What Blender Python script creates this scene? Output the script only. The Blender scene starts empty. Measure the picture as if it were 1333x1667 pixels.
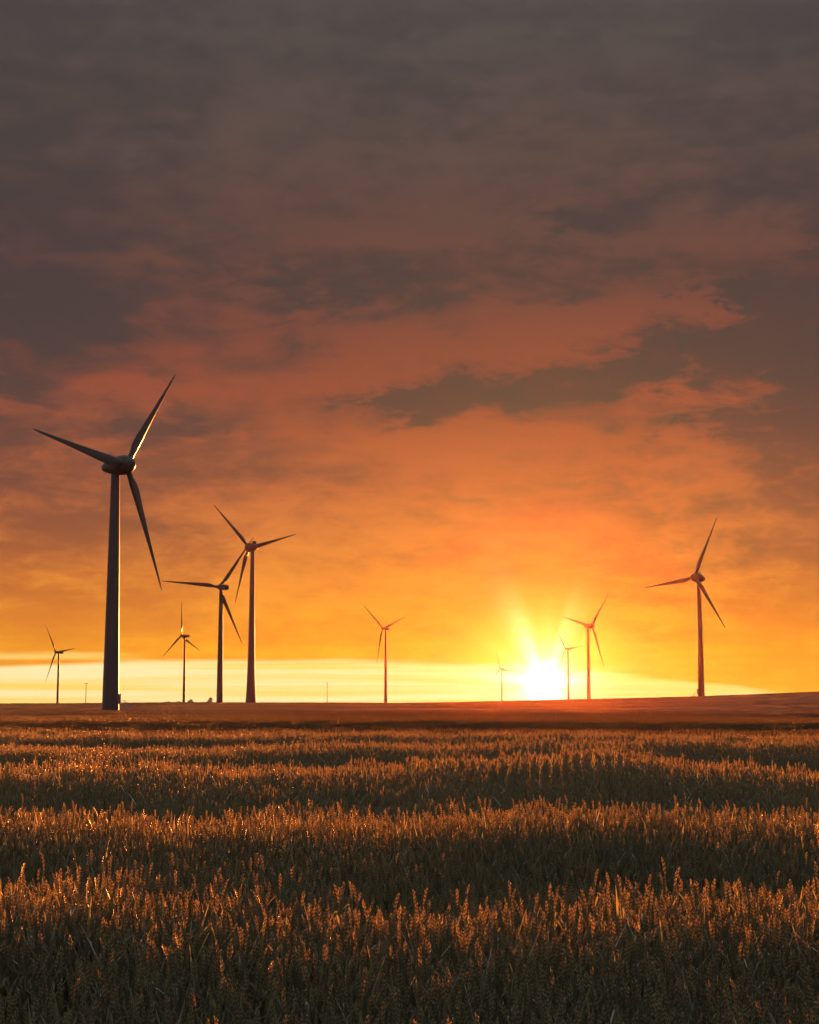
import bpy, math, random
import numpy as np
from mathutils import Vector, Matrix
R = math.radians
random.seed(7)
sc = bpy.context.scene
col = sc.collection

# ------------------------------------------------------------------ camera
W, H, F = 1333.0, 1667.0, 2600.0          # photograph size and focal length in its pixels
HZ = 1140.0                               # level line in the photograph
CAMZ = 1.95
PITCH = math.atan((HZ - H / 2) / F)
cd = bpy.data.cameras.new('camera')
cam = bpy.data.objects.new('camera', cd)
col.objects.link(cam)
cam.location = (0, 0, CAMZ)
cam.rotation_euler = (R(90) + PITCH, 0, 0)
cd.sensor_fit = 'HORIZONTAL'
cd.sensor_width = 36.0
cd.lens = 36.0 * F / W
cd.clip_start = 0.1
cd.clip_end = 20000
sc.camera = cam

# ------------------------------------------------------------------ sun, sky, exposure
SUN_AZ, SUN_EL = 4.80, 0.62
LAMP_EL = 2.3
EXPOSURE = 1.8
SUN_RGB = (1.0, 0.285, 0.055)
HAZE_DENSITY, HAZE_G, HAZE_RGB, HAZE_TOP, HAZE_FAR = 0.36e-5, .93, (.96, .38, .2), 135.0, 4700.0
SUN_STRENGTH = 5.0
sc.view_settings.view_transform = 'Standard'
sc.view_settings.look = 'None'
sc.view_settings.gamma = 1.0
sc.view_settings.exposure = EXPOSURE
sc.view_settings.use_curve_mapping = False


def sdir(az, el):
    a, e = R(az), R(el)
    return Vector((math.sin(a) * math.cos(e), math.cos(a) * math.cos(e), math.sin(e)))


sl = bpy.data.lights.new('sun', 'SUN')
sl.energy = SUN_STRENGTH
sl.angle = R(0.5)
sl.color = SUN_RGB
so = bpy.data.objects.new('sun', sl)
col.objects.link(so)
so.rotation_euler = sdir(SUN_AZ, LAMP_EL).to_track_quat('Z', 'Y').to_euler()
so.location = (0, 0, 60)


def lin(*c):
    return tuple(((v / 255) / 12.92 if v / 255 <= .04045 else ((v / 255 + .055) / 1.055) ** 2.4) for v in c)


class NT:
    """small helper for node maths"""
    def __init__(s, tree):
        s.t = tree

    def n(s, kind, **kw):
        o = s.t.nodes.new(kind)
        for k, v in kw.items():
            setattr(o, k, v)
        return o

    def put(s, sock, v):
        if hasattr(v, 'is_output'):
            s.t.links.new(v, sock)
        else:
            sock.default_value = v

    def m(s, op, a, b=None, c=None, clamp=False):
        o = s.n('ShaderNodeMath', operation=op, use_clamp=clamp)
        for i, v in enumerate((a, b, c)):
            if v is not None:
                s.put(o.inputs[i], v)
        return o.outputs[0]

    def vm(s, op, a, b=None, out=0):
        o = s.n('ShaderNodeVectorMath', operation=op)
        s.put(o.inputs[0], a)
        if b is not None:
            s.put(o.inputs[1], b)
        return o.outputs[out]

    def sep(s, v):
        o = s.n('ShaderNodeSeparateXYZ')
        s.put(o.inputs[0], v)
        return o.outputs

    def comb(s, x, y, z):
        o = s.n('ShaderNodeCombineXYZ')
        for i, v in enumerate((x, y, z)):
            s.put(o.inputs[i], v)
        return o.outputs[0]

    def smooth(s, v, a, b, lo=0.0, hi=1.0):
        o = s.n('ShaderNodeMapRange', interpolation_type='SMOOTHSTEP')
        s.put(o.inputs[0], v)
        for i, q in enumerate((a, b, lo, hi)):
            s.put(o.inputs[i + 1], q)
        return o.outputs[0]

    def noise(s, vec, scale, detail=4.0, rough=.5, dist=0.0):
        o = s.n('ShaderNodeTexNoise')
        s.put(o.inputs['Vector'], vec)
        o.inputs['Scale'].default_value = scale
        o.inputs['Detail'].default_value = detail
        o.inputs['Roughness'].default_value = rough
        o.inputs['Distortion'].default_value = dist
        return o.outputs[0]

    def ramp(s, v, stops, interp='LINEAR'):
        o = s.n('ShaderNodeValToRGB')
        cr = o.color_ramp
        cr.interpolation = interp
        while len(cr.elements) < len(stops):
            cr.elements.new(0.5)
        for e, (p, c) in zip(cr.elements, sorted(stops)):
            e.position = p
            e.color = (*c, 1) if not isinstance(c, float) else (c, c, c, 1)
        s.put(o.inputs[0], v)
        return o.outputs[0]

    def mix(s, f, a, b, mode='MIX'):
        o = s.n('ShaderNodeMix', data_type='RGBA', blend_type=mode)
        s.put(o.inputs[0], f)
        for i, v in ((6, a), (7, b)):
            s.put(o.inputs[i], v if hasattr(v, 'is_output') else (*v, 1))
        return o.outputs[2]


def elev(y):                               # photograph row -> elevation in degrees
    return math.degrees(PITCH + math.atan((H / 2 - y) / F))


def azim(x):
    return math.degrees(math.atan((x - W / 2) / F))


def build_world():
    w = bpy.data.worlds.new('World')
    sc.world = w
    w.use_nodes = True
    w.node_tree.nodes.clear()
    k = NT(w.node_tree)
    d = k.vm('NORMALIZE', k.n('ShaderNodeTexCoord').outputs['Generated'])
    dx, dy, dz = k.sep(d)
    el = k.m('MULTIPLY', k.m('ARCSINE', dz), 180 / math.pi)
    az = k.m('MULTIPLY', k.m('ARCTAN2', dx, dy), 180 / math.pi)
    # cloud layer seen in perspective
    den = k.m('ADD', k.m('MAXIMUM', dz, 0.0), 0.075)
    P = k.comb(k.m('DIVIDE', dx, den), k.m('DIVIDE', dy, den), 0.0)
    warp = k.noise(P, 1.3, 3.0, .5)
    nA = k.noise(k.vm('ADD', P, (3.1, 7.7, .4)), 1.15, 7.0, .56, .35)
    Q = k.comb(k.m('MULTIPLY', az, .26), k.m('MULTIPLY', el, .62), 3.3)
    nB = k.noise(Q, 1.0, 9.0, .57, .45)
    nC = k.noise(k.vm('ADD', Q, (5.2, 1.1, 8.0)), 2.6, 7.0, .62, .3)
    # soft streaks stretched along the horizon
    S = k.comb(k.m('MULTIPLY', az, .07), k.m('MULTIPLY', el, .9), 2.0)
    nS = k.noise(S, 1.0, 5.0, .55, .3)
    S2 = k.comb(k.m('MULTIPLY', az, .06), k.m('MULTIPLY', el, 2.4), 7.0)
    nS2 = k.noise(S2, 1.0, 4.0, .5, .2)
    elw = k.m('ADD', el, k.m('MULTIPLY', k.m('SUBTRACT', nA, .5), k.m('MULTIPLY', el, .28)))

    def stops(rows):
        return [(max(0.0, elev(y)) / 40.0, lin(*c)) for y, c in rows] + [(.75, lin(92, 82, 80)), (1.0, lin(150, 152, 160))]  # top stop: unseen overhead sky, brightened to light the wheat
    light = k.ramp(k.m('DIVIDE', elw, 40.0), stops([
        (1139, (252, 192, 70)), (1060, (250, 174, 46)), (1010, (243, 158, 48)), (950, (232, 142, 54)), (880, (216, 124, 58)),
        (800, (190, 101, 57)), (720, (168, 86, 54)), (640, (146, 74, 53)), (560, (132, 69, 54)), (480, (110, 67, 57)),
        (400, (96, 67, 61)), (250, (92, 73, 67)), (20, (85, 76, 73))]))
    dark = k.ramp(k.m('DIVIDE', elw, 40.0), stops([
        (1139, (246, 168, 52)), (1060, (232, 146, 44)), (1010, (212, 124, 48)), (950, (184, 100, 50)), (880, (150, 84, 54)),
        (800, (122, 72, 56)), (720, (98, 64, 57)), (640, (80, 60, 57)), (560, (74, 58, 57)), (480, (71, 57, 57)),
        (400, (71, 58, 58)), (250, (71, 61, 60)), (20, (73, 66, 65))]))
    # named banks of darker cloud at their places in the sky
    jx = k.m('ADD', az, k.m('MULTIPLY', k.m('SUBTRACT', nC, .5), 7.0))
    jy = k.m('ADD', el, k.m('MULTIPLY', k.m('SUBTRACT', nB, .5), 3.6))
    bank = None
    for (px, py, sx, sy, a) in ((1130, 588, 230, 34, .55), (1262, 508, 75, 30, .6), (960, 368, 55, 14, .35), (1200, 330, 200, 30, .2), (800, 645, 150, 30, .4), (1290, 690, 120, 46, .3),
                                (60, 520, 170, 50, .16), (20, 650, 60, 24, .35), (620, 470, 200, 40, .3), (680, 655, 60, 26, .28), (300, 690, 90, 16, .22),
                                (980, 430, 260, 30, .22)):
        ux = k.m('DIVIDE', k.m('SUBTRACT', jx, azim(px)), sx / 45.4)
        uy = k.m('DIVIDE', k.m('SUBTRACT', jy, elev(py)), sy / 45.4)
        g = k.m('MULTIPLY', k.m('EXPONENT', k.m('MULTIPLY', k.m('ADD', k.m('MULTIPLY', ux, ux), k.m('MULTIPLY', uy, uy)), -.8)), a)
        bank = g if bank is None else k.m('ADD', bank, g)
    lit = None                                        # gaps where the low sun reaches the cloud base
    for (px, py, sx, sy, a) in ((600, 590, 330, 40, .22), (890, 560, 170, 24, .3), (800, 720, 260, 46, .2), (250, 640, 240, 22, .25), (1000, 520, 190, 16, .4), (1180, 655, 200, 14, .25), (690, 370, 140, 26, .28), (1100, 405, 110, 24, .22), (1275, 415, 60, 22, .22), (900, 432, 110, 16, .2), (230, 440, 130, 18, .16)):
        ux = k.m('DIVIDE', k.m('SUBTRACT', jx, azim(px)), sx / 45.4)
        uy = k.m('DIVIDE', k.m('SUBTRACT', jy, elev(py)), sy / 45.4)
        g = k.m('MULTIPLY', k.m('EXPONENT', k.m('MULTIPLY', k.m('ADD', k.m('MULTIPLY', ux, ux), k.m('MULTIPLY', uy, uy)), -.8)), a)
        lit = g if lit is None else k.m('ADD', lit, g)
    mask = k.m('ADD', k.m('ADD', k.m('MULTIPLY', nA, .22), k.m('MULTIPLY', nB, .44)), k.m('MULTIPLY', nC, .34))
    mask = k.m('ADD', mask, k.m('MULTIPLY', k.m('SUBTRACT', nS, .5), .22))
    mask = k.m('ADD', mask, k.m('MULTIPLY', k.m('SUBTRACT', bank, lit), k.m('ADD', k.m('MULTIPLY', nC, .9), .15)))
    mask = k.m('ADD', mask, k.m('MULTIPLY', k.smooth(k.m('ABSOLUTE', k.m('SUBTRACT', az, 2.0)), 5.0, 16.0), .12))
    mask = k.smooth(mask, .38, .68)
    cloud = k.mix(mask, light, dark)
    # clear strip under the cloud deck
    edge = k.ramp(k.m('DIVIDE', k.m('ADD', az, 20.0), 40.0), [
        (0.0, .95 / 2), (.06, 1.0 / 2), ((azim(-40) + 20) / 40, 1.08 / 2), ((azim(230) + 20) / 40, 1.36 / 2), ((azim(560) + 20) / 40, 1.42 / 2),
        ((azim(760) + 20) / 40, 1.24 / 2), ((azim(900) + 20) / 40, 1.22 / 2), ((azim(1050) + 20) / 40, .86 / 2), ((azim(1200) + 20) / 40, .52 / 2), ((azim(1290) + 20) / 40, .1 / 2), (1.0, 0.0)])
    edge = k.m('ADD', k.m('MULTIPLY', edge, 2.0), k.m('MULTIPLY', k.m('SUBTRACT', nS, .5), .34))
    edge = k.m('ADD', edge, k.m('MULTIPLY', k.m('SUBTRACT', nS2, .5), .3))
    strip = k.smooth(k.m('SUBTRACT', edge, el), -.10, .14)
    nse = k.smooth(nS2, .38, .62)
    stripc = k.mix(nse, lin(253, 214, 110), lin(254, 233, 170))
    # second thin streak above the strip on the left
    st2 = k.m('MULTIPLY', k.smooth(k.m('ABSOLUTE', k.m('SUBTRACT', k.m('ADD', el, k.m('MULTIPLY', nS2, .5)), 1.78)), .17, .02),
              k.smooth(az, -9.0, -12.0))
    cloud = k.mix(k.m('MULTIPLY', st2, .6), cloud, lin(254, 226, 130))
    # sun
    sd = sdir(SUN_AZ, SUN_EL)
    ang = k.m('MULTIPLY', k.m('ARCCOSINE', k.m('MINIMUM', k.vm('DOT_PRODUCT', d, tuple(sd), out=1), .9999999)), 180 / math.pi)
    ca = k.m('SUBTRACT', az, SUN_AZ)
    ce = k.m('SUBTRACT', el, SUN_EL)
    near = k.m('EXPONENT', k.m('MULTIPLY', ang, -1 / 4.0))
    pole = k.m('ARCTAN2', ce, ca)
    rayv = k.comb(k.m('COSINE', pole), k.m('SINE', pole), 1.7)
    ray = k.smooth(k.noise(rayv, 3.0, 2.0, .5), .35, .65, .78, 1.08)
    for a, wdt, amp in ((113, 13, .8), (68, 9, .6), (176, 9, .5), (4, 10, .35), (146, 6, .2), (-70, 14, .4), (-120, 12, .4)):  # lens starburst lobes painted into the sun's glow
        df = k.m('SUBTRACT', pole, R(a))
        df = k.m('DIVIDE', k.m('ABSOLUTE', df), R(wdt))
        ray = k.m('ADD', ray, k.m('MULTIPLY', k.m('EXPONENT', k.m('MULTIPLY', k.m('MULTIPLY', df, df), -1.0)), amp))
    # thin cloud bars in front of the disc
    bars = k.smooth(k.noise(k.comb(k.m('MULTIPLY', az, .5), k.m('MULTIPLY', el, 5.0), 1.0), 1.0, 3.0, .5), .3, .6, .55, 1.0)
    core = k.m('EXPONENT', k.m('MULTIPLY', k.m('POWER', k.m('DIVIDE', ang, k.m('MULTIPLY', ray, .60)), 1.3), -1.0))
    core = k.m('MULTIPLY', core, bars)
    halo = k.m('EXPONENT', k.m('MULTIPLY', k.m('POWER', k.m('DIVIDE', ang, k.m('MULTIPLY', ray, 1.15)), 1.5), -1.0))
    sky = k.mix(k.m('MULTIPLY', near, .5, clamp=True), cloud, lin(255, 176, 40))
    sky = k.mix(strip, sky, stripc)
    # the lit air in front of the clouds adds its own light, so the clouds themselves are that much dimmer
    ld = sdir(SUN_AZ, LAMP_EL)
    cl = k.vm('DOT_PRODUCT', d, tuple(ld), out=1)
    g = HAZE_G
    hg = k.m('DIVIDE', (1 - g * g) / (4 * math.pi), k.m('POWER', k.m('SUBTRACT', 1 + g * g, k.m('MULTIPLY', cl, 2 * g)), 1.5))
    path = k.m('MINIMUM', k.m('DIVIDE', HAZE_TOP - CAMZ, k.m('MAXIMUM', dz, .001)), HAZE_FAR)
    amt = k.m('MULTIPLY', k.m('MULTIPLY', hg, path), SUN_STRENGTH * HAZE_DENSITY * 2 ** EXPOSURE * .6)
    air = k.n('ShaderNodeVectorMath', operation='SCALE')
    air.inputs[0].default_value = tuple(a * b for a, b in zip(SUN_RGB, HAZE_RGB))
    k.put(air.inputs['Scale'], amt)
    dim = k.n('ShaderNodeVectorMath', operation='SCALE')
    k.put(dim.inputs[0], sky)
    dim.inputs['Scale'].default_value = .4
    sky = k.vm('MAXIMUM', k.vm('SUBTRACT', sky, air.outputs[0]), dim.outputs[0])
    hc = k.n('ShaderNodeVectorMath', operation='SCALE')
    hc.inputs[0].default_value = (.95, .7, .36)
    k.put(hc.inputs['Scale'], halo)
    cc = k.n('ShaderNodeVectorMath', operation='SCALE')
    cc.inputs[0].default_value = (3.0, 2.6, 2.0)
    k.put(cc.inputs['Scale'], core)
    # unseen deck away from the sunset, brightened grey to light the wheat
    side = k.smooth(k.m('ABSOLUTE', ca), 25.0, 95.0)
    sky = k.mix(side, sky, lin(150, 152, 160))
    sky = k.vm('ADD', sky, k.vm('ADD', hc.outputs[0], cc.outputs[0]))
    below = k.smooth(el, -.6, -1.5)
    sky = k.mix(below, sky, lin(52, 40, 34))
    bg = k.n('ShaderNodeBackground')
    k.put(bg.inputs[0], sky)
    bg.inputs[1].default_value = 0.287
    ns = k.n('ShaderNodeTexSky', sky_type='NISHITA', sun_disc=False)
    ns.sun_elevation = R(LAMP_EL)
    ns.sun_rotation = R(SUN_AZ)
    bs = k.n('ShaderNodeBackground')
    k.put(bs.inputs[0], ns.outputs[0])
    bs.inputs[1].default_value = 0.001
    ad = k.n('ShaderNodeAddShader')
    k.t.links.new(bg.outputs[0], ad.inputs[0])
    k.t.links.new(bs.outputs[0], ad.inputs[1])
    out = k.n('ShaderNodeOutputWorld')
    k.t.links.new(ad.outputs[0], out.inputs[0])
    w.cycles.sampling_method = 'MANUAL'
    w.cycles.sample_map_resolution = 2048


build_world()

# ------------------------------------------------------------------ helpers


def tag(o, label=None, cat=None, group=None, kind=None):
    for key, v in (('label', label), ('category', cat), ('group', group), ('kind', kind)):
        if v:
            o[key] = v


class MB:
    def __init__(s):
        s.v, s.f = [], []

    def add(s, vs, fs):
        b = len(s.v)
        s.v += [tuple(v) for v in vs]
        s.f += [tuple(i + b for i in f) for f in fs]

    def box(s, c, size, mat=None):
        vs = [Vector(((i & 1) - .5, ((i >> 1) & 1) - .5, ((i >> 2) & 1) - .5)) for i in range(8)]
        vs = [Vector((v.x * size[0], v.y * size[1], v.z * size[2])) + Vector(c) for v in vs]
        if mat:
            vs = [mat @ v for v in vs]
        s.add(vs, [(0, 2, 3, 1), (4, 5, 7, 6), (0, 1, 5, 4), (2, 6, 7, 3), (0, 4, 6, 2), (1, 3, 7, 5)])

    def rings(s, rings, closed=True, caps=True):
        n = len(rings[0])
        vs = [p for r in rings for p in r]
        fs = []
        for i in range(len(rings) - 1):
            for j in range(n if closed else n - 1):
                a, b = i * n + j, i * n + (j + 1) % n
                fs.append((a, b, b + n, a + n))
        if caps:
            fs.append(tuple(reversed(range(n))))
            fs.append(tuple(range((len(rings) - 1) * n, len(rings) * n)))
        s.add(vs, fs)

    def tube(s, pts, rad, n=8):
        pts = [Vector(p) for p in pts]
        rr = []
        for i, p in enumerate(pts):
            t = (pts[min(i + 1, len(pts) - 1)] - pts[max(i - 1, 0)]).normalized()
            a = t.orthogonal().normalized()
            b = t.cross(a)
            r = rad[i] if isinstance(rad, (list, tuple)) else rad
            rr.append([p + a * math.cos(2 * math.pi * j / n) * r + b * math.sin(2 * math.pi * j / n) * r for j in range(n)])
        s.rings(rr)

    def build(s, name, mat, parent=None, smooth=False, bevel=0):
        me = bpy.data.meshes.new(name)
        me.from_pydata(s.v, [], s.f)
        me.validate()
        if smooth:
            me.polygons.foreach_set('use_smooth', [True] * len(me.polygons))
            if hasattr(me, 'set_sharp_from_angle'):
                me.set_sharp_from_angle(angle=R(50))
        me.materials.append(mat)
        o = bpy.data.objects.new(name, me)
        col.objects.link(o)
        if parent:
            o.parent = parent
        if bevel:
            b = o.modifiers.new('bevel', 'BEVEL')
            b.width = bevel
            b.segments = 3
            b.limit_method = 'ANGLE'
        return o


def surf(name, rgb, rough=.6, spread=.12, scale=.6, stretch=(1, 1, .15), metal=0.0):
    m = bpy.data.materials.new(name)
    m.use_nodes = True
    k = NT(m.node_tree)
    b = m.node_tree.nodes['Principled BSDF']
    co = k.n('ShaderNodeTexCoord').outputs['Object']
    nz = k.noise(k.vm('MULTIPLY', co, stretch), scale, 5.0, .6)
    lo = tuple(c * (1 - spread * 1.6) for c in rgb)
    hi = tuple(min(1, c * (1 + spread)) for c in rgb)
    k.put(b.inputs['Base Color'], k.mix(k.smooth(nz, .3, .7), lo, hi))
    k.put(b.inputs['Roughness'], k.m('ADD', k.m('MULTIPLY', nz, .25), rough - .12))
    b.inputs['Metallic'].default_value = metal
    b.inputs['Specular IOR Level'].default_value = .3
    return m


M_TOWER = surf('tower_paint', (.06, .054, .052), .45, .12, .5, (1, 1, .08))  # tower, blade and nacelle colours darkened to read as backlit silhouettes
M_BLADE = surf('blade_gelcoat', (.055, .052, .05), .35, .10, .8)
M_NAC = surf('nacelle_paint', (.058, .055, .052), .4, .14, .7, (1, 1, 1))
M_STEEL = surf('galvanised_steel', (.30, .29, .28), .45, .2, 4, (1, 1, 1), .6)
M_DOOR = surf('door_paint', (.12, .12, .12), .5, .2, 3, (1, 1, 1))
M_WOOD = surf('weathered_pole_wood', (.07, .05, .04), .8, .3, 3)
M_CONC = surf('concrete', (.30, .28, .25), .85, .2, 2, (1, 1, 1))


# ------------------------------------------------------------------ terrain
_lx = np.array([-3000, -800, 0, 150, 300, 480, 650, 800, 970, 1140, 1333, 1500, 2200, 4000], float)
_ly = np.array([1148, 1147, 1146.5, 1145.6, 1144.2, 1144.8, 1145.3, 1142.6, 1138.8, 1134.5, 1127.5, 1123, 1116, 1114], float)


def sstep(a, b, x):
    t = np.clip((x - a) / (b - a), 0, 1)
    return t * t * (3 - 2 * t)


def vnoise(x, y, seed=0):
    """smooth value noise, numpy"""
    xi, yi = np.floor(x).astype(np.int64), np.floor(y).astype(np.int64)
    fx, fy = x - xi, y - yi
    fx, fy = fx * fx * (3 - 2 * fx), fy * fy * (3 - 2 * fy)

    def h(a, b):
        n = (a * 374761393 + b * 668265263 + seed * 144665) & 0x7fffffff
        n = ((n ^ (n >> 13)) * 1274126177) & 0x7fffffff
        return ((n ^ (n >> 16)) & 0xffff) / 65535.0
    return (h(xi, yi) * (1 - fx) + h(xi + 1, yi) * fx) * (1 - fy) + (h(xi, yi + 1) * (1 - fx) + h(xi + 1, yi + 1) * fx) * fy


CREST = ((7.5, 1.1, .22), (11.8, 1.7, .30), (19.5, 2.8, .36), (29.5, 3.4, .34), (39.0, 3.4, .28), (50.0, 3.6, .22))


def terrain(x, y):
    x, y = np.asarray(x, float), np.asarray(y, float)
    D = np.hypot(x, y) + 1e-6
    fwd = np.maximum(y, D * .05)
    px = W / 2 + F * np.clip(x / fwd, -1.3, 1.3)
    yl = np.interp(px, _lx, _ly)
    zf = CAMZ - (yl - HZ) / F * np.maximum(D, 200)
    zf = np.where(y > 0, zf, -1.0)
    Dn = D + 15 * (vnoise(x / 22, y / 30, 51) - .5) * sstep(50, 65, D)
    zn = np.interp(Dn, [0, 40, 56, 68, 80, 89, 100, 150, 300, 420, 600, 5000], [0, 0, -.05, -.5, -.36, .0, -.02, -.55, -1.5, -2.0, -2.0, -2.0])
    drop = .75 * (1 - sstep(1000, 1300, D))
    w = sstep(440, 860, D)
    z = zn * (1 - w) + (zf - drop) * w
    # gentle waves in the near field
    for i, (c, s, a) in enumerate(CREST):
        cc = c * (1 + .07 * (vnoise(x / (c * .22) + 7.3 * i, y * 0 + i, 3 + i) - .5) * 2)
        amp = a * (.68 + .55 * vnoise(x / (c * .16) + 3.1 * i, y * 0 + i + .5, 11 + i))
        z = z + amp * np.exp(-((y - cc) / s) ** 2)
    rip = sstep(95, 140, D) * (1 - sstep(900, 1300, D))
    z = z + rip * (.26 * np.sin(y / 11.0 + 1.6 * vnoise(x / 60, y / 60, 21)) + .5 * (vnoise(x / 50, y / 26, 5) - .5))
    z = z + .05 * (vnoise(x / 1.7, y / 1.7, 9) - .5) + (.11 * (vnoise(x / 2.3, y / 1.7, 41) - .5) + .10 * (vnoise(x / .8, y / .8, 43) - .5)) * (1 - sstep(40, 60, D))
    return z


def build_ground():
    rad = np.concatenate([[.4], np.geomspace(1.5, 4550, 380)])
    az = np.concatenate([np.arange(-180, -30, 3.0), np.arange(-30, 30, .16), np.arange(30, 180, 3.0)]) * math.pi / 180
    A, Rr = np.meshgrid(az, rad)
    X, Y = Rr * np.sin(A), Rr * np.cos(A)
    Z = terrain(X, Y)
    nr, na = X.shape
    V = np.stack([X, Y, Z], -1).reshape(-1, 3)
    i, j = np.meshgrid(np.arange(nr - 1), np.arange(na), indexing='ij')
    j2 = (j + 1) % na
    q = np.stack([i * na + j, i * na + j2, (i + 1) * na + j2, (i + 1) * na + j], -1).reshape(-1, 4)[:, ::-1]
    me = bpy.data.meshes.new('ground')
    me.from_pydata(V.tolist(), [], q.tolist() + [list(range(na))])
    me.polygons.foreach_set('use_smooth', [True] * len(me.polygons))
    m = bpy.data.materials.new('field_soil')
    m.use_nodes = True
    k = NT(m.node_tree)
    b = m.node_tree.nodes['Principled BSDF']
    P = k.n('ShaderNodeNewGeometry').outputs['Position']
    n1 = k.noise(P, 6.0, 6.0, .65)
    n2 = k.noise(k.vm('MULTIPLY', P, (.004, .02, 0)), 1.0, 4.0, .5)
    soil = k.mix(n1, (.035, .024, .015), (.07, .048, .03))
    crop = k.mix(k.smooth(n2, .35, .65), (.10, .07, .03), (.22, .15, .07))
    far = k.smooth(k.vm('LENGTH', P, out=1), 300.0, 700.0)
    k.put(b.inputs['Base Color'], k.mix(far, soil, crop))
    b.inputs['Roughness'].default_value = .95
    bp = k.n('ShaderNodeBump')
    bp.inputs['Strength'].default_value = .6
    bp.inputs['Distance'].default_value = .04
    k.put(bp.inputs['Height'], n1)
    k.put(b.inputs['Normal'], bp.outputs[0])
    me.materials.append(m)
    o = bpy.data.objects.new('ground', me)
    col.objects.link(o)
    tag(o, kind='structure')
    return o


ground = build_ground()


def ray(px, py):
    xc, zc = (px - W / 2) / F, (H / 2 - py) / F
    d = Vector((xc, math.cos(PITCH) - zc * math.sin(PITCH), math.sin(PITCH) + zc * math.cos(PITCH)))
    return d / d.y


def at(px, py, D):
    return Vector((0, 0, CAMZ)) + ray(px, py) * D


# ------------------------------------------------------------------ wind turbines
def blade_rings(Rb, chord):
    st = [(.025, 1.7, 1.0, 0), (.07, 1.6, .98, 3), (.11, chord * .66, .62, 12), (.16, chord * .93, .40, 16), (.21, chord, .30, 15), (.30, chord * .89, .25, 11),
          (.42, chord * .73, .21, 8), (.55, chord * .57, .19, 5.5), (.70, chord * .41, .17, 3.5), (.84, chord * .28, .16, 2), (.93, chord * .19, .15, 1.2),
          (.975, chord * .115, .15, 1), (1.0, .06, .2, 1)]
    n = 20
    out = []
    for f, c, th, tw in st:
        ring = []
        rnd = max(0.0, min(1.0, (th - .3) / .68))
        for j in range(n):
            t = 2 * math.pi * j / n
            cx = .5 * (1 - math.cos(t))                       # 0 leading .. 1 trailing
            yt = 5 * th * (.2969 * math.sqrt(max(cx, 0)) - .126 * cx - .3516 * cx ** 2 + .2843 * cx ** 3 - .1036 * cx ** 4)
            y = (1 if math.sin(t) >= 0 else -1) * yt
            y = y * (1 - rnd) + .5 * th * math.sin(t) * rnd
            ax = .30 * (1 - rnd) + .5 * rnd
            x = (cx - ax) * c
            y *= c
            a = R(tw * .35)
            ring.append(Vector((x * math.cos(a) - y * math.sin(a), x * math.sin(a) + y * math.cos(a), f * Rb)))
        out.append(ring)
    return out


def lathe_y(prof, n=36):
    """profile of (t, r) swept about the local Y axis (+Y is the nose)"""
    return [[Vector((r * math.cos(2 * math.pi * j / n), t, r * math.sin(2 * math.pi * j / n))) for j in range(n)] for t, r in prof]


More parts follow.
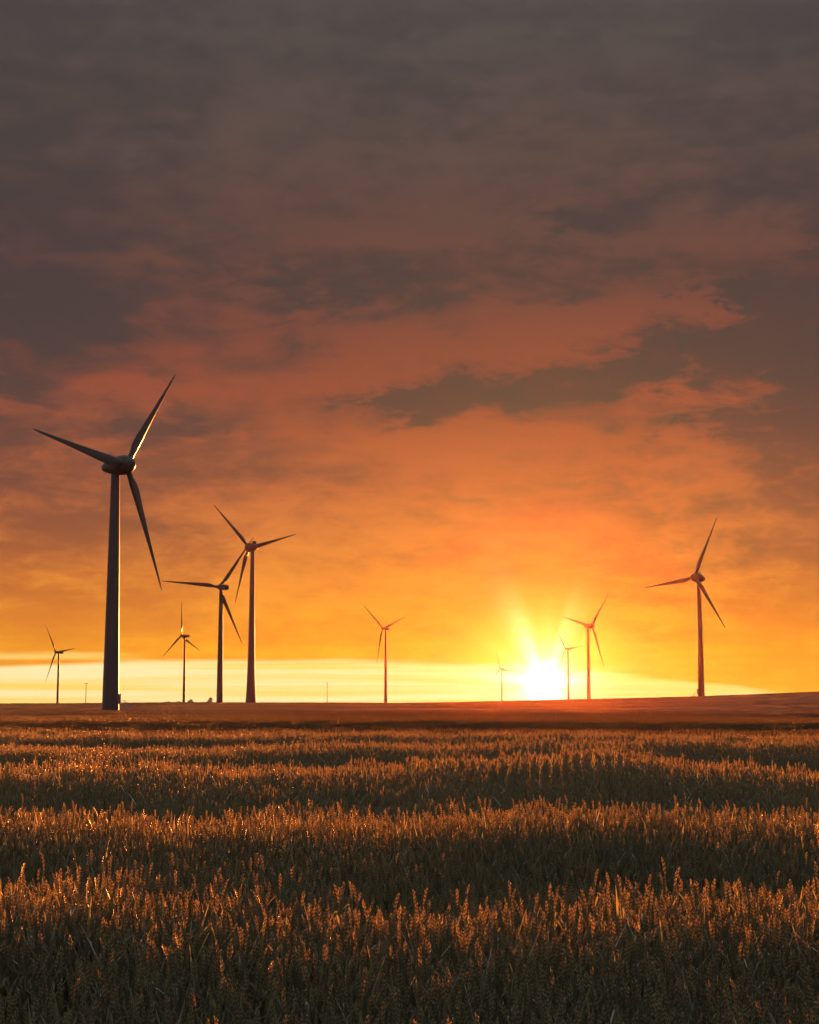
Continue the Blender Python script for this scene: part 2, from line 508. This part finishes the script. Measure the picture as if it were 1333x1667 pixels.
def turbine(label, kind, D, hub_px, Rb, psi, phi, tilt, side, toward, base_d, top_d, over, chord, flare=0.0, cooler=False, stair=None, mast=True):
    hub = at(*hub_px, D)
    ax = Vector((side * math.sin(R(psi)), -toward * math.cos(R(psi)), 0))
    tb = hub - ax * over
    bz = float(terrain(tb.x, tb.y)) - .05
    root = bpy.data.objects.new('wind_turbine', None)
    col.objects.link(root)
    root.empty_display_size = 3
    root.location = (tb.x, tb.y, bz)
    tag(root, label, 'wind turbine', 'wind turbines standing across the field')
    hh = hub.z - bz
    # tower
    tz = hh - (2.05 if kind == 'egg' else 1.5)
    mb = MB()
    n = 40
    rr = []
    for i in range(25):
        f = i / 24
        r = .5 * (base_d + (top_d - base_d) * f) + flare * math.exp(-f * 9)
        rr.append([Vector((r * math.cos(2 * math.pi * j / n), r * math.sin(2 * math.pi * j / n), f * tz)) for j in range(n)])
    mb.rings(rr)
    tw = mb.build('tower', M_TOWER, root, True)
    fr = base_d * .5 + flare
    for f in (.0, .33, .66):
        fm = MB()
        r = .5 * (base_d + (top_d - base_d) * f) + flare * math.exp(-f * 9)
        fm.rings([[Vector((q * math.cos(2 * math.pi * j / n), q * math.sin(2 * math.pi * j / n), f * tz + h)) for j in range(n)]
                  for q, h in ((r - .1, -.02), (r + .05, .02), (r + .05, .14), (r - .1, .18))], caps=False)
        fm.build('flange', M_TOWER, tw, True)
    cm = MB()
    cm.rings([[Vector((q * math.cos(2 * math.pi * j / n), q * math.sin(2 * math.pi * j / n), h)) for j in range(n)]
              for q, h in ((fr + 1.5, -1.2), (fr + 1.5, .25), (fr + 1.35, .35), (fr - .2, .4))])
    cm.build('foundation', M_CONC, root, False)
    if stair is not None:
        # entrance: raised door, landing and steps on the given side
        rot = Matrix.Rotation(R(stair), 4, 'Z')
        x0 = fr - .1
        dm = MB()
        dm.box((x0 + .15, 0, 4.0), (.75, 1.25, 2.7), rot)
        door = dm.build('door', M_DOOR, tw, bevel=.06)
        hm = MB()
        hm.box((x0 + .56, .4, 3.8), (.08, .12, .3), rot)
        sm = MB()
        sm.box((x0 + 1.0, 0, 2.55), (1.9, 1.7, .1), rot)
        for i in range(10):
            sm.box((x0 + 1.9 + .26 * i, 0, 2.3 - .23 * i), (.3, 1.0, .05), rot)
        for s in (-1, 1):
            sm.tube([rot @ Vector((x0 + 1.9, s * .55, 2.45)), rot @ Vector((x0 + 4.5, s * .55, .1))], .06, 6)
            sm.tube([rot @ Vector((x0 + 1.6, s * .75, 0)), rot @ Vector((x0 + 1.6, s * .75, 2.5))], .08, 6)
        st = sm.build('staircase', M_STEEL, root)
        rm = MB()
        for s in (-1, 1):
            for zz in (3.1, 3.6):
                rm.tube([rot @ Vector((x0 + .3, s * .8, zz)), rot @ Vector((x0 + 1.9, s * .8, zz))], .035, 6)
            rm.tube([rot @ Vector((x0 + 1.9, s * .55, 3.5)), rot @ Vector((x0 + 4.5, s * .55, 1.1))], .035, 6)
            for xx, zb in ((.4, 2.55), (1.9, 2.55), (3.2, 1.4), (4.4, .3)):
                rm.tube([rot @ Vector((x0 + xx, s * (.8 if xx < 2 else .55), zb)), rot @ Vector((x0 + xx, s * (.8 if xx < 2 else .55), zb + 1.0))], .035, 6)
        rm.build('railing', M_STEEL, st)
    # head: local frame, +Y along the rotor axis
    yaw = math.atan2(-ax.x, ax.y)
    head = Matrix.Rotation(yaw, 4, 'Z') @ Matrix.Rotation(R(tilt), 4, 'X')
    head.translation = Vector((hub.x - tb.x, hub.y - tb.y, hh))
    nm = MB()
    if kind == 'egg':
        nm.rings(lathe_y([(-8.55, .05), (-8.45, .42), (-8.1, .82), (-7.4, 1.24), (-6.4, 1.64), (-5.2, 2.02), (-4.0, 2.32), (-2.8, 2.54), (-1.9, 2.66), (-1.35, 2.66), (-1.2, 2.5)]))
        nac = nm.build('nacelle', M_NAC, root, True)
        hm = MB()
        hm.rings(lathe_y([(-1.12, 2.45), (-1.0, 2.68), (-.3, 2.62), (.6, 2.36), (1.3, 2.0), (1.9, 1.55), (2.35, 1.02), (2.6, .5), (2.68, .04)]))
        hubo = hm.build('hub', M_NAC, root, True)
        zt = 2.3
        ym = -5.4
    else:
        pr = []
        for t, w_, h0, h1 in ((-10.2, 1.15, -.75, 1.25), (-10.0, 1.35, -.95, 1.45), (-7.5, 1.6, -1.45, 1.65), (-3, 1.65, -1.55, 1.75), (-1.6, 1.5, -1.45, 1.6), (-1.25, 1.25, -1.2, 1.3)):
            ring = []
            for j in range(24):
                a = 2 * math.pi * j / 24
                ca, sa = math.cos(a), math.sin(a)
                sx = math.copysign(abs(ca) ** .35, ca)
                sz = math.copysign(abs(sa) ** .35, sa)
                ring.append(Vector((sx * w_, t, (h0 + h1) / 2 + sz * (h1 - h0) / 2)))
            pr.append(ring)
        nm.rings(pr)
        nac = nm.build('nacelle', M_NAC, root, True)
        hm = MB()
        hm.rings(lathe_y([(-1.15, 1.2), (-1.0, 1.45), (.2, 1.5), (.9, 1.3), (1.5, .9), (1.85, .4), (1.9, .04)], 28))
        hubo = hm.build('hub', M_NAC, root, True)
        zt = 1.6
        ym = -8.6
    for o in (nac, hubo):
        o.matrix_local = head
    if cooler:
        km = MB()
        km.box((0, -5.6, 2.55), (1.9, 1.6, 1.7))
        km.box((0, -5.6, 3.43), (1.5, 1.2, .1))
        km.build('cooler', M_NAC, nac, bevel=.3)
    if mast:
        am = MB()
        am.tube([(.3, ym, zt - .9), (.3, ym, zt + 1.7)], .07, 6)
        am.tube([(-.35, ym, zt + 1.0), (.95, ym, zt + 1.0)], .05, 6)
        for xx in (-.35, .95):
            am.tube([(xx, ym, zt + 1.0), (xx, ym, zt + 1.45)], .05, 6)
            am.tube([(xx, ym, zt + 1.45), (xx, ym, zt + 1.62)], [.05, .14], 8)
        am.tube([(.3, ym - .25, zt + .15), (.3, ym + .25, zt + .15)], .16, 8)
        am.build('anemometer_mast', M_STEEL, nac)
    for q in range(3):
        bm = MB()
        bm.rings(blade_rings(Rb, chord))
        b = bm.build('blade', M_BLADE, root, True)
        th = R(phi + 120 * q)
        # local: Z span, X chord (trailing side +phi), Y rotor axis
        a = Vector((0, 1, 0))
        u = Vector((-1, 0, 0))
        v = Vector((0, 0, 1))
        sp = u * math.cos(th) + v * math.sin(th)
        tr = -u * math.sin(th) + v * math.cos(th)
        mm = Matrix(((tr.x, a.x, sp.x, 0), (tr.y, a.y, sp.y, 0), (tr.z, a.z, sp.z, 0), (0, 0, 0, 1)))
        b.matrix_local = head @ mm
    return root


turbine('tallest nearest wind turbine with egg-shaped nacelle and stair door at the far left', 'egg', 426, (206, 756.3), 36.2, 59.8, 52.8, 2.6, 1, 1, 4.5, 2.3, 3.8, 2.9, stair=-12)
turbine('tall dark turbine on a flared tower, crossed by the upper blade of its box-nacelle neighbour', 'egg', 897, (404.9, 891.3), 32.9, 37.4, 43.1, 3.3, -1, -1, 4.6, 2.15, 4.1, 2.4, flare=.75, cooler=True)
turbine('dark turbine with box nacelle whose blade points level left to the big turbine\'s blade tip', 'box', 894, (357.3, 955.6), 35.1, 30.5, 123.4, 5.5, -1, -1, 3.7, 2.1, 2.4, 2.3, mast=False)
turbine('small turbine with one blade straight up, beside the rounded bush on the skyline', 'box', 1742, (295.3, 1035), 39.6, 62, 82.5, 4.5, -1, -1, 3.0, 1.9, 4.6, 2.5, mast=False)
turbine('small turbine at the far left edge of the field, left of the large tower', 'box', 1915, (90.75, 1061.6), 39.4, 66, 51.5, 5.2, -1, -1, 3.0, 1.9, 4.5, 2.5, mast=False)
turbine('lone slim turbine in the middle with two blades raised in a V', 'box', 1742, (622.7, 1023.2), 39.8, 45.8, 37.1, 6.6, -1, -1, 3.6, 2.1, 4.8, 2.5, mast=False)
turbine('tiny faint turbine just left of the sun on the pale strip', 'box', 3400, (814, 1088.5), 40, 43, 69, 5, -1, -1, 3.6, 2.2, 4.8, 2.8, mast=False)
turbine('faded turbine standing in the glare just right of the sun', 'box', 2310, (920.3, 1056), 40, 42, 53, 5, -1, -1, 3.4, 2.1, 4.8, 2.8, mast=False)
turbine('orange-tinted turbine with egg nacelle beside the sun glare', 'egg', 1264, (963.4, 1018.7), 35, 41.3, 49.9, 3.1, 1, 1, 3.1, 2.0, 4.2, 2.7)
turbine('dark turbine with egg nacelle on the rising ground at the right', 'egg', 853, (1130.75, 939.9), 34.75, 46.9, 66.2, 3.9, -1, 1, 3.7, 2.1, 3.6, 2.6, stair=190)


# ------------------------------------------------------------------ poles, bushes, hedges
def pole(px, y0, y1, D, label, arm):
    b = at(px, y1, D)
    bz = float(terrain(b.x, b.y)) - .3
    top = at(px, y0, D)
    root = bpy.data.objects.new('utility_pole', None)
    col.objects.link(root)
    root.location = (b.x, b.y, bz)
    tag(root, label, 'utility pole', 'poles on the skyline')
    h = top.z - bz
    m = MB()
    m.tube([(0, 0, 0), (0, 0, h * .5), (0, 0, h)], [.32, .26, .2], 10)
    m.build('pole', M_WOOD, root, True)
    a = MB()
    a.box((0, 0, h - .5), (arm, .3, .3))
    c = a.build('crossarm', M_WOOD, root, bevel=.03)
    for xx in (-.45, 0, .45):
        i_ = MB()
        i_.tube([(xx * arm, 0, h - .35), (xx * arm, 0, h - .1), (xx * arm, 0, h + .2)], [.06, .16, .1], 8)
        i_.build('insulator', M_STEEL, c)
    return root


pole(139.5, 1112, 1144, 1480, 'thin pole with a T crossarm between the big tower and the far left turbine', 3.4)
pole(532.5, 1111, 1145, 1500, 'faint thin pole alone on the bright horizon strip', 1.6)


def leafmat(name, c0, c1, trans=.35, through=None, gloss=.7):
    m = bpy.data.materials.new(name)
    m.use_nodes = True
    k = NT(m.node_tree)
    m.node_tree.nodes.clear()
    rnd = k.n('ShaderNodeObjectInfo').outputs['Random']
    nz = k.noise(k.n('ShaderNodeTexCoord').outputs['Object'], 9.0, 3.0, .6)
    c = k.mix(k.m('ADD', k.m('MULTIPLY', rnd, .6), k.m('MULTIPLY', nz, .5), clamp=True), c0, c1)
    d = k.n('ShaderNodeBsdfDiffuse')
    t = k.n('ShaderNodeBsdfTranslucent')
    g = k.n('ShaderNodeBsdfGlossy')
    k.put(d.inputs[0], c)
    k.put(t.inputs[0], c if through is None else k.mix(k.m('MULTIPLY', nz, .6), through, tuple(q * .7 for q in through)))
    g.inputs['Roughness'].default_value = .42
    g.inputs[0].default_value = (.9, .85, .7, 1)
    fr = k.n('ShaderNodeFresnel')
    fr.inputs[0].default_value = 1.35
    a = k.n('ShaderNodeMixShader')
    a.inputs[0].default_value = trans
    k.t.links.new(d.outputs[0], a.inputs[1])
    k.t.links.new(t.outputs[0], a.inputs[2])
    b = k.n('ShaderNodeMixShader')
    k.put(b.inputs[0], k.m('MULTIPLY', fr.outputs[0], gloss))
    k.t.links.new(a.outputs[0], b.inputs[1])
    k.t.links.new(g.outputs[0], b.inputs[2])
    o = k.n('ShaderNodeOutputMaterial')
    k.t.links.new(b.outputs[0], o.inputs[0])
    return m


M_BUSH = leafmat('bush_leaves', (.03, .045, .015), (.06, .08, .03), .2)
rng = np.random.default_rng(5)


def leaf_cloud(mb, centre, rad, n, size):
    for _ in range(n):
        v = rng.normal(size=3)
        v /= np.linalg.norm(v)
        rr = rng.uniform(.35, 1) ** .5 * (1 + .25 * math.sin(5 * v[0] + 3 * v[2]))
        p = Vector(centre) + Vector(v * rr) * 1.0 * 1
        p = Vector((centre[0] + v[0] * rr * rad[0], centre[1] + v[1] * rr * rad[1], centre[2] + v[2] * rr * rad[2]))
        a = Vector(rng.normal(size=3)).normalized()
        b = a.orthogonal().normalized()
        s = size * rng.uniform(.6, 1.3)
        mb.add([p - a * s, p + b * s * .5, p + a * s, p - b * s * .5], [(0, 1, 2, 3)])


def bush(px, D, w, h, label, n=500):
    g = at(px, 1143, D)
    z = float(terrain(g.x, g.y))
    root = bpy.data.objects.new('bush', None)
    col.objects.link(root)
    root.location = (g.x, g.y, z)
    tag(root, label, 'bush', 'bushes on the skyline')
    mb = MB()
    leaf_cloud(mb, (0, 0, h * .55), (w * .5, w * .5, h * .5), n, .28)
    leaf_cloud(mb, (-w * .2, 0, h * .35), (w * .34, w * .4, h * .36), n // 2, .28)
    leaf_cloud(mb, (w * .12, 0, h * .85), (w * .25, w * .25, h * .2), n // 4, .25)
    mb.build('foliage', M_BUSH, root)
    t = MB()
    for q in range(4):
        a = q * 1.6
        t.tube([(0, 0, -.3), (.25 * math.cos(a), .25 * math.sin(a), h * .3), (.7 * math.cos(a), .7 * math.sin(a), h * .7)], [.14, .09, .03], 6)
    t.build('stem', M_WOOD, root)


bush(342.5, 1130, 3.8, 4.2, 'taller rounded dark bush on the skyline left of the box-nacelle tower')
bush(310.5, 1180, 4.2, 2.6, 'low dark bush on the skyline just right of the upright-blade turbine', 350)


def hedge(x0, x1, D, h, label):
    p0, p1 = at(x0, 1143, D), at(x1, 1143, D)
    root = bpy.data.objects.new('hedge', None)
    root.location = (p0.x, p0.y, float(terrain(p0.x, p0.y)))
    col.objects.link(root)
    tag(root, label, 'hedge', 'low hedges on the skyline')
    L = p1.x - p0.x
    mb = MB()
    q = 0.0
    while q < L:
        hh = h * rng.uniform(.5, 1.25)
        z = float(terrain(p0.x + q, p0.y)) - root.location.z
        leaf_cloud(mb, (q, 0, z + hh * .5), (1.6, 1.0, hh * .6), 90, .25)
        t = MB()
        t.tube([(q, 0, z - .2), (q + .1, 0, z + hh * .8)], [.08, .03], 5)
        t.build('stem', M_WOOD, root)
        q += rng.uniform(1.0, 2.2)
    mb.build('foliage', M_BUSH, root)


hedge(268, 300, 1200, 1.2, 'thin low hedge on the skyline left of the upright-blade turbine')
hedge(313, 338, 1190, 1.0, 'thin low hedge on the skyline between the two bushes')


# ------------------------------------------------------------------ wheat
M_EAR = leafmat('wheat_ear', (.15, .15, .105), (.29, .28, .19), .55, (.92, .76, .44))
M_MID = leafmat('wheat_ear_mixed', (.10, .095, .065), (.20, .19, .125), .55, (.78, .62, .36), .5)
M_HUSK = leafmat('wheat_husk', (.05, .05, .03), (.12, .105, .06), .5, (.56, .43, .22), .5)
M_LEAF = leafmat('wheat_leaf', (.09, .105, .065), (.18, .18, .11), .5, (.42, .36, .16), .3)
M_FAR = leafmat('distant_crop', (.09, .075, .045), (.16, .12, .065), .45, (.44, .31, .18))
M_DEW = bpy.data.materials.new('dew_drop')
M_DEW.use_nodes = True
_b = M_DEW.node_tree.nodes['Principled BSDF']
_b.inputs['Base Color'].default_value = (.9, .9, .9, 1)
_b.inputs['Roughness'].default_value = .38
_b.inputs['Transmission Weight'].default_value = .6


class WB:
    def __init__(s):
        s.v, s.f, s.m = [], [], []

    def add(s, vs, fs, mat):
        b = len(s.v)
        s.v += [tuple(v) for v in vs]
        s.f += [tuple(i + b for i in f) for f in fs]
        s.m += [mat] * len(fs)

    def spindle(s, p, ax, L, w, t, side, n=4, mat=0, rings=1):
        """elongated bead from p along ax"""
        ax = ax.normalized()
        a = (side - ax * side.dot(ax)).normalized()
        b = ax.cross(a)
        vs = [p]
        for r in range(rings):
            f = (r + .8) / (rings + .9)
            k = math.sin(math.pi * min(.95, f)) ** .6
            for j in range(n):
                an = 2 * math.pi * j / n + (.5 if r % 2 else 0)
                vs.append(p + ax * L * f + a * math.cos(an) * w * k * .5 + b * math.sin(an) * t * k * .5)
        vs.append(p + ax * L)
        fs = []
        for j in range(n):
            fs.append((0, 1 + (j + 1) % n, 1 + j))
            for r in range(rings - 1):
                o = 1 + r * n
                fs.append((o + j, o + (j + 1) % n, o + n + (j + 1) % n, o + n + j))
            o = 1 + (rings - 1) * n
            fs.append((o + j, o + (j + 1) % n, len(vs) - 1))
        s.add(vs, fs, mat)

    def strip(s, pts, wid, nrm, fold, mat):
        vs, fs = [], []
        for i, p in enumerate(pts):
            t = (pts[min(i + 1, len(pts) - 1)] - pts[max(i - 1, 0)]).normalized()
            sd = t.cross(nrm).normalized()
            up = sd.cross(t)
            w = wid[i] * .5
            if fold:
                vs += [p - sd * w + up * w * fold, p, p + sd * w + up * w * fold]
            else:
                vs += [p - sd * w, p + sd * w]
        n = 3 if fold else 2
        for i in range(len(pts) - 1):
            for j in range(n - 1):
                fs.append((i * n + j, i * n + j + 1, (i + 1) * n + j + 1, (i + 1) * n + j))
        s.add(vs, fs, mat)

    def obj(s, name, mats):
        me = bpy.data.meshes.new(name)
        me.from_pydata(s.v, [], s.f)
        for m in mats:
            me.materials.append(m)
        me.polygons.foreach_set('material_index', s.m)
        return bpy.data.objects.new(name, me)


def wheat_plant(wb, rg, x, y, detail):
    U = rg.uniform
    h = .78 + rg.gauss(0, .045)
    lean = U(0, .06)
    la = U(0, 6.283)
    ld = Vector((math.cos(la), math.sin(la), 0))
    z0 = .12 if detail == 0 else .38
    if detail >= 2:
        z0 = .45
    base = Vector((x, y, 0))
    earL = U(.046, .078)

    def stem(z):
        f = z / h
        return base + ld * lean * f * f * h + Vector((0, 0, z))
    top = stem(h - earL)
    edir = (stem(h) - stem(h - .1)).normalized()
    edir = (edir + ld * U(0, .16) * (3.5 if U(0, 1) < .07 else 1)).normalized()
    side = Vector((math.cos(la + 1.9), math.sin(la + 1.9), 0))
    # stem
    if detail == 0:
        pts = [stem(z0 + (h - earL - z0) * i / 4) for i in range(5)]
        rr = []
        for p in pts:
            rr.append([p + Vector((math.cos(2.094 * j), math.sin(2.094 * j), 0)) * .0021 for j in range(3)])
        vs = [q for r in rr for q in r]
        fs = [(i * 3 + j, i * 3 + (j + 1) % 3, i * 3 + 3 + (j + 1) % 3, i * 3 + 3 + j) for i in range(4) for j in range(3)]
        wb.add(vs, fs, 1)
    elif detail == 1:
        wb.strip([stem(z0), stem((z0 + h) / 2), top], [.005] * 3, side, 0, 1)
    # ear
    if detail == 0:
        n = int(earL / .0080)
        bend = ld * U(0, .012)
        fat = U(.85, 1.12)
        b2 = edir.cross(side)
        for i in range(n):
            f = i / n
            c = top + edir * earL * .92 * f + bend * f * f
            k = fat * (.62 + .46 * math.sin(math.pi * (.10 + .62 * f))) * (1 - .35 * max(0, f - .6) / .4)
            for q in (-1, 1):
                cc = c + edir * (.0038 if q > 0 else 0)
                for e in (-1, 1):
                    out = (side * q * .60 + b2 * e * .38)
                    wb.spindle(cc + out * .0024, edir + out * .55, .0125 * k, .0042 * k, .0036 * k, side, 4, 3 if (i + (q > 0)) % 2 else 0)
        tip = top + edir * earL * .9 + bend
        wb.spindle(tip, edir, .012, .0038, .0034, side, 4, 0)
        for _ in range(rg.choice((0, 2, 3, 4))):
            o = tip + side * U(-.004, .004) + b2 * U(-.004, .004) - edir * U(0, .03)
            d = (edir + side * U(-.35, .35) + b2 * U(-.35, .35)).normalized() * U(.012, .035)
            wb.add([o - side * .0006, o + side * .0006, o + d], [(0, 1, 2)], 0)
        if U(0, 1) < .4:
            for _ in range(rg.choice((1, 1, 2))):
                c = top + edir * earL * U(.2, 1.1) + side * U(-.007, .007) + edir.cross(side) * U(-.007, .007)
                wb.spindle(c, Vector((0, 0, 1)), .0026, .0026, .0026, side, 6, 2, 2)
    elif detail == 1:
        wb.spindle(top, edir, earL * 1.1, .0125, .0105, side, 5, 0, 4)
        if U(0, 1) < .03:
            wb.spindle(top + edir * earL * U(.3, 1.1) + side * .007, Vector((0, 0, 1)), .0038, .0038, .0038, side, 5, 2, 2)
    else:
        wb.spindle(top, edir, earL * 1.15, .017 if detail == 2 else .03, .016 if detail == 2 else .028, side, 3, 0, 2)
    # leaves
    nl = {0: rg.choice((1, 2, 2)), 1: rg.choice((1, 2)), 2: 1, 3: 1}[detail]
    for _ in range(nl):
        a = U(0, 6.283)
        o = Vector((math.cos(a), math.sin(a), 0))
        zb = h - U(.13, .34)
        L = U(.12, .24)
        w = U(.008, .0135)
        steep = U(.75, 1.35)
        droop = U(.2, 2.4) if U(0, 1) < .6 else U(0, .3)
        p = stem(zb)
        ns = {0: 6, 1: 4, 2: 2, 3: 2}[detail]
        pts, wd = [p], [w * .6]
        kink = rg.choice((0, 0, 0, 1, 1)) * U(1.2, 2.3)
        for i in range(ns):
            f = (i + 1) / ns
            an = steep - droop * f * f - (kink if f > .62 else 0)
            p = p + (o * math.cos(an) + Vector((0, 0, math.sin(an)))) * (L / ns)
            pts.append(p)
            wd.append(w * (1.0 if f < .45 else max(.06, (1 - f) / .55)))
        if detail >= 2:
            wd = [q * (1.3 if detail == 2 else 2.2) for q in wd]
        wb.strip(pts, wd, Vector((-o.y, o.x, 0)).cross(Vector((0, 0, 1))) + Vector((0, 0, .6)), .35 if detail == 0 else 0, 1)


def build_wheat():
    coll = bpy.data.collections.new('wheat_plants')
    rg = random.Random(11)
    names = []

    def variant(detail, size, count):
        wb = WB()
        if size == 0:
            wheat_plant(wb, rg, 0, 0, detail)
        else:
            for _ in range(count):
                px = rg.uniform(-.55, .55) * size
                if detail == 1:
                    px = rg.choice((-.13, 0, .13)) + rg.gauss(0, .02)
                wheat_plant(wb, rg, px, rg.uniform(-.55, .55) * size, detail)
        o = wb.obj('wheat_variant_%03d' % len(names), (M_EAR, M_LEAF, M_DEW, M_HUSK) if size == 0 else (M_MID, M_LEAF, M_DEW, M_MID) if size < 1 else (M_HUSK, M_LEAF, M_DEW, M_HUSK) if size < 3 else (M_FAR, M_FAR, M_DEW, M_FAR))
        coll.objects.link(o)
        names.append(o.name)
        return len(names) - 1
    near = [variant(0, 0, 1) for _ in range(28)]
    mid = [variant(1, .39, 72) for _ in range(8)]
    far = [variant(2, 1.1, 330) for _ in range(6)]
    vfar = [variant(2, 3.2, 1300) for _ in range(4)]
    xfar = [variant(3, 7.0, 1800) for _ in range(3)]
    rs = np.random.default_rng(3)
    P, V, RZ, TX, SC = [], [], [], [], []

    ra = R(SUN_AZ)                                     # drill rows run towards the low sun

    def fill(d0, d1, sx, sy, ids, jx, jy, margin, tilt, keep=1.0, rows=False):
        for v in np.arange(d0, d1, sy):
            hw = v * .31 + margin
            n = int(hw / sx)
            u = np.arange(-n, n + 1) * sx - v * .08
            u = np.round(u / sx) * sx + rs.normal(0, jx, len(u)) * sx
            w = v + rs.uniform(-jy, jy, len(u)) * sy
            x = u * math.cos(ra) + w * math.sin(ra)
            yy = -u * math.sin(ra) + w * math.cos(ra)
            k = rs.random(len(u)) < keep
            if keep < 1:
                k &= (vnoise(x / .35, yy / .35, 31) > .12)
            x, yy = x[k], yy[k]
            P.append(np.stack([x, yy, terrain(x, yy)], -1))
            V.append(rs.choice(ids, len(x)))
            RZ.append(-ra + math.pi * rs.integers(0, 2, len(x)) if rows else rs.uniform(0, 6.283, len(x)))
            TX.append(rs.normal(0, tilt, (len(x), 2)))
            SC.append(rs.normal(1, .045, len(x)) + (.10 * (vnoise(x / .9, yy / .9, 33) - .5) if tilt > .02 else (.5 * (vnoise(x / 45, yy / 14, 35) - .5) if d0 > 100 else 0)))
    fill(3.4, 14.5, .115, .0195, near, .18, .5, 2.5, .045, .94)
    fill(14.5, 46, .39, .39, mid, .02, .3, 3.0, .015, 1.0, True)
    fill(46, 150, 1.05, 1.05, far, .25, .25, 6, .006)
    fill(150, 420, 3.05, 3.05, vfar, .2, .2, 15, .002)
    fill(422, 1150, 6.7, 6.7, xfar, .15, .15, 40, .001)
    P, V, RZ, TX, SC = map(np.concatenate, (P, V, RZ, TX, SC))
    print('wheat instances', len(P))
    me = bpy.data.meshes.new('wheat')
    me.from_pydata(P.tolist(), [], [])
    a = me.attributes.new('variant', 'INT', 'POINT')
    a.data.foreach_set('value', V.astype(np.int32))
    a = me.attributes.new('turn', 'FLOAT_VECTOR', 'POINT')
    a.data.foreach_set('vector', np.column_stack([TX, RZ]).astype(np.float32).ravel())
    a = me.attributes.new('size', 'FLOAT_VECTOR', 'POINT')
    a.data.foreach_set('vector', np.column_stack([SC, SC, SC]).astype(np.float32).ravel())
    o = bpy.data.objects.new('wheat', me)
    col.objects.link(o)
    ng = bpy.data.node_groups.new('scatter', 'GeometryNodeTree')
    ng.interface.new_socket('Geometry', in_out='INPUT', socket_type='NodeSocketGeometry')
    ng.interface.new_socket('Geometry', in_out='OUTPUT', socket_type='NodeSocketGeometry')
    N, L = ng.nodes, ng.links
    gi, go = N.new('NodeGroupInput'), N.new('NodeGroupOutput')
    ci = N.new('GeometryNodeCollectionInfo')
    ci.inputs['Collection'].default_value = coll
    ci.inputs['Separate Children'].default_value = True
    ci.inputs['Reset Children'].default_value = True
    ip = N.new('GeometryNodeInstanceOnPoints')
    ip.inputs['Pick Instance'].default_value = True

    def attr(name, t):
        q = N.new('GeometryNodeInputNamedAttribute')
        q.data_type = t
        q.inputs['Name'].default_value = name
        return q.outputs[0]
    L.new(gi.outputs[0], ip.inputs['Points'])
    L.new(ci.outputs[0], ip.inputs['Instance'])
    L.new(attr('variant', 'INT'), ip.inputs['Instance Index'])
    L.new(attr('turn', 'FLOAT_VECTOR'), ip.inputs['Rotation'])
    L.new(attr('size', 'FLOAT_VECTOR'), ip.inputs['Scale'])
    L.new(ip.outputs[0], go.inputs[0])
    md = o.modifiers.new('scatter', 'NODES')
    md.node_group = ng
    tag(o, 'ripe brown and green wheat covering the whole field up to the turbines', 'wheat', kind='stuff')
    return o


build_wheat()


# ------------------------------------------------------------------ haze
def build_haze():
    m = bpy.data.materials.new('haze_air')
    m.use_nodes = True
    t = m.node_tree
    t.nodes.clear()
    v = t.nodes.new('ShaderNodeVolumePrincipled')
    v.inputs['Color'].default_value = (*HAZE_RGB, 1)
    v.inputs['Density'].default_value = HAZE_DENSITY
    v.inputs['Anisotropy'].default_value = HAZE_G
    out = t.nodes.new('ShaderNodeOutputMaterial')
    t.links.new(v.outputs[0], out.inputs['Volume'])
    mb = MB()
    x0, x1, y0, y1, z0, z1 = -HAZE_FAR, HAZE_FAR, -HAZE_FAR, HAZE_FAR, -12, HAZE_TOP
    mb.box(((x0 + x1) / 2, (y0 + y1) / 2, (z0 + z1) / 2), (x1 - x0, y1 - y0, z1 - z0))
    o = mb.build('haze', m)
    tag(o, 'thin evening haze glowing around the low sun', 'haze', kind='stuff')


build_haze()
sc.cycles.use_denoising = True
sc.cycles.denoiser = 'OPENIMAGEDENOISE'
sc.cycles.denoising_input_passes = 'RGB_ALBEDO_NORMAL'
sc.cycles.denoising_prefilter = 'ACCURATE'
sc.cycles.max_bounces = 8
sc.cycles.transparent_max_bounces = 8
sc.cycles.volume_bounces = 0
sc.cycles.sample_clamp_indirect = 6.0
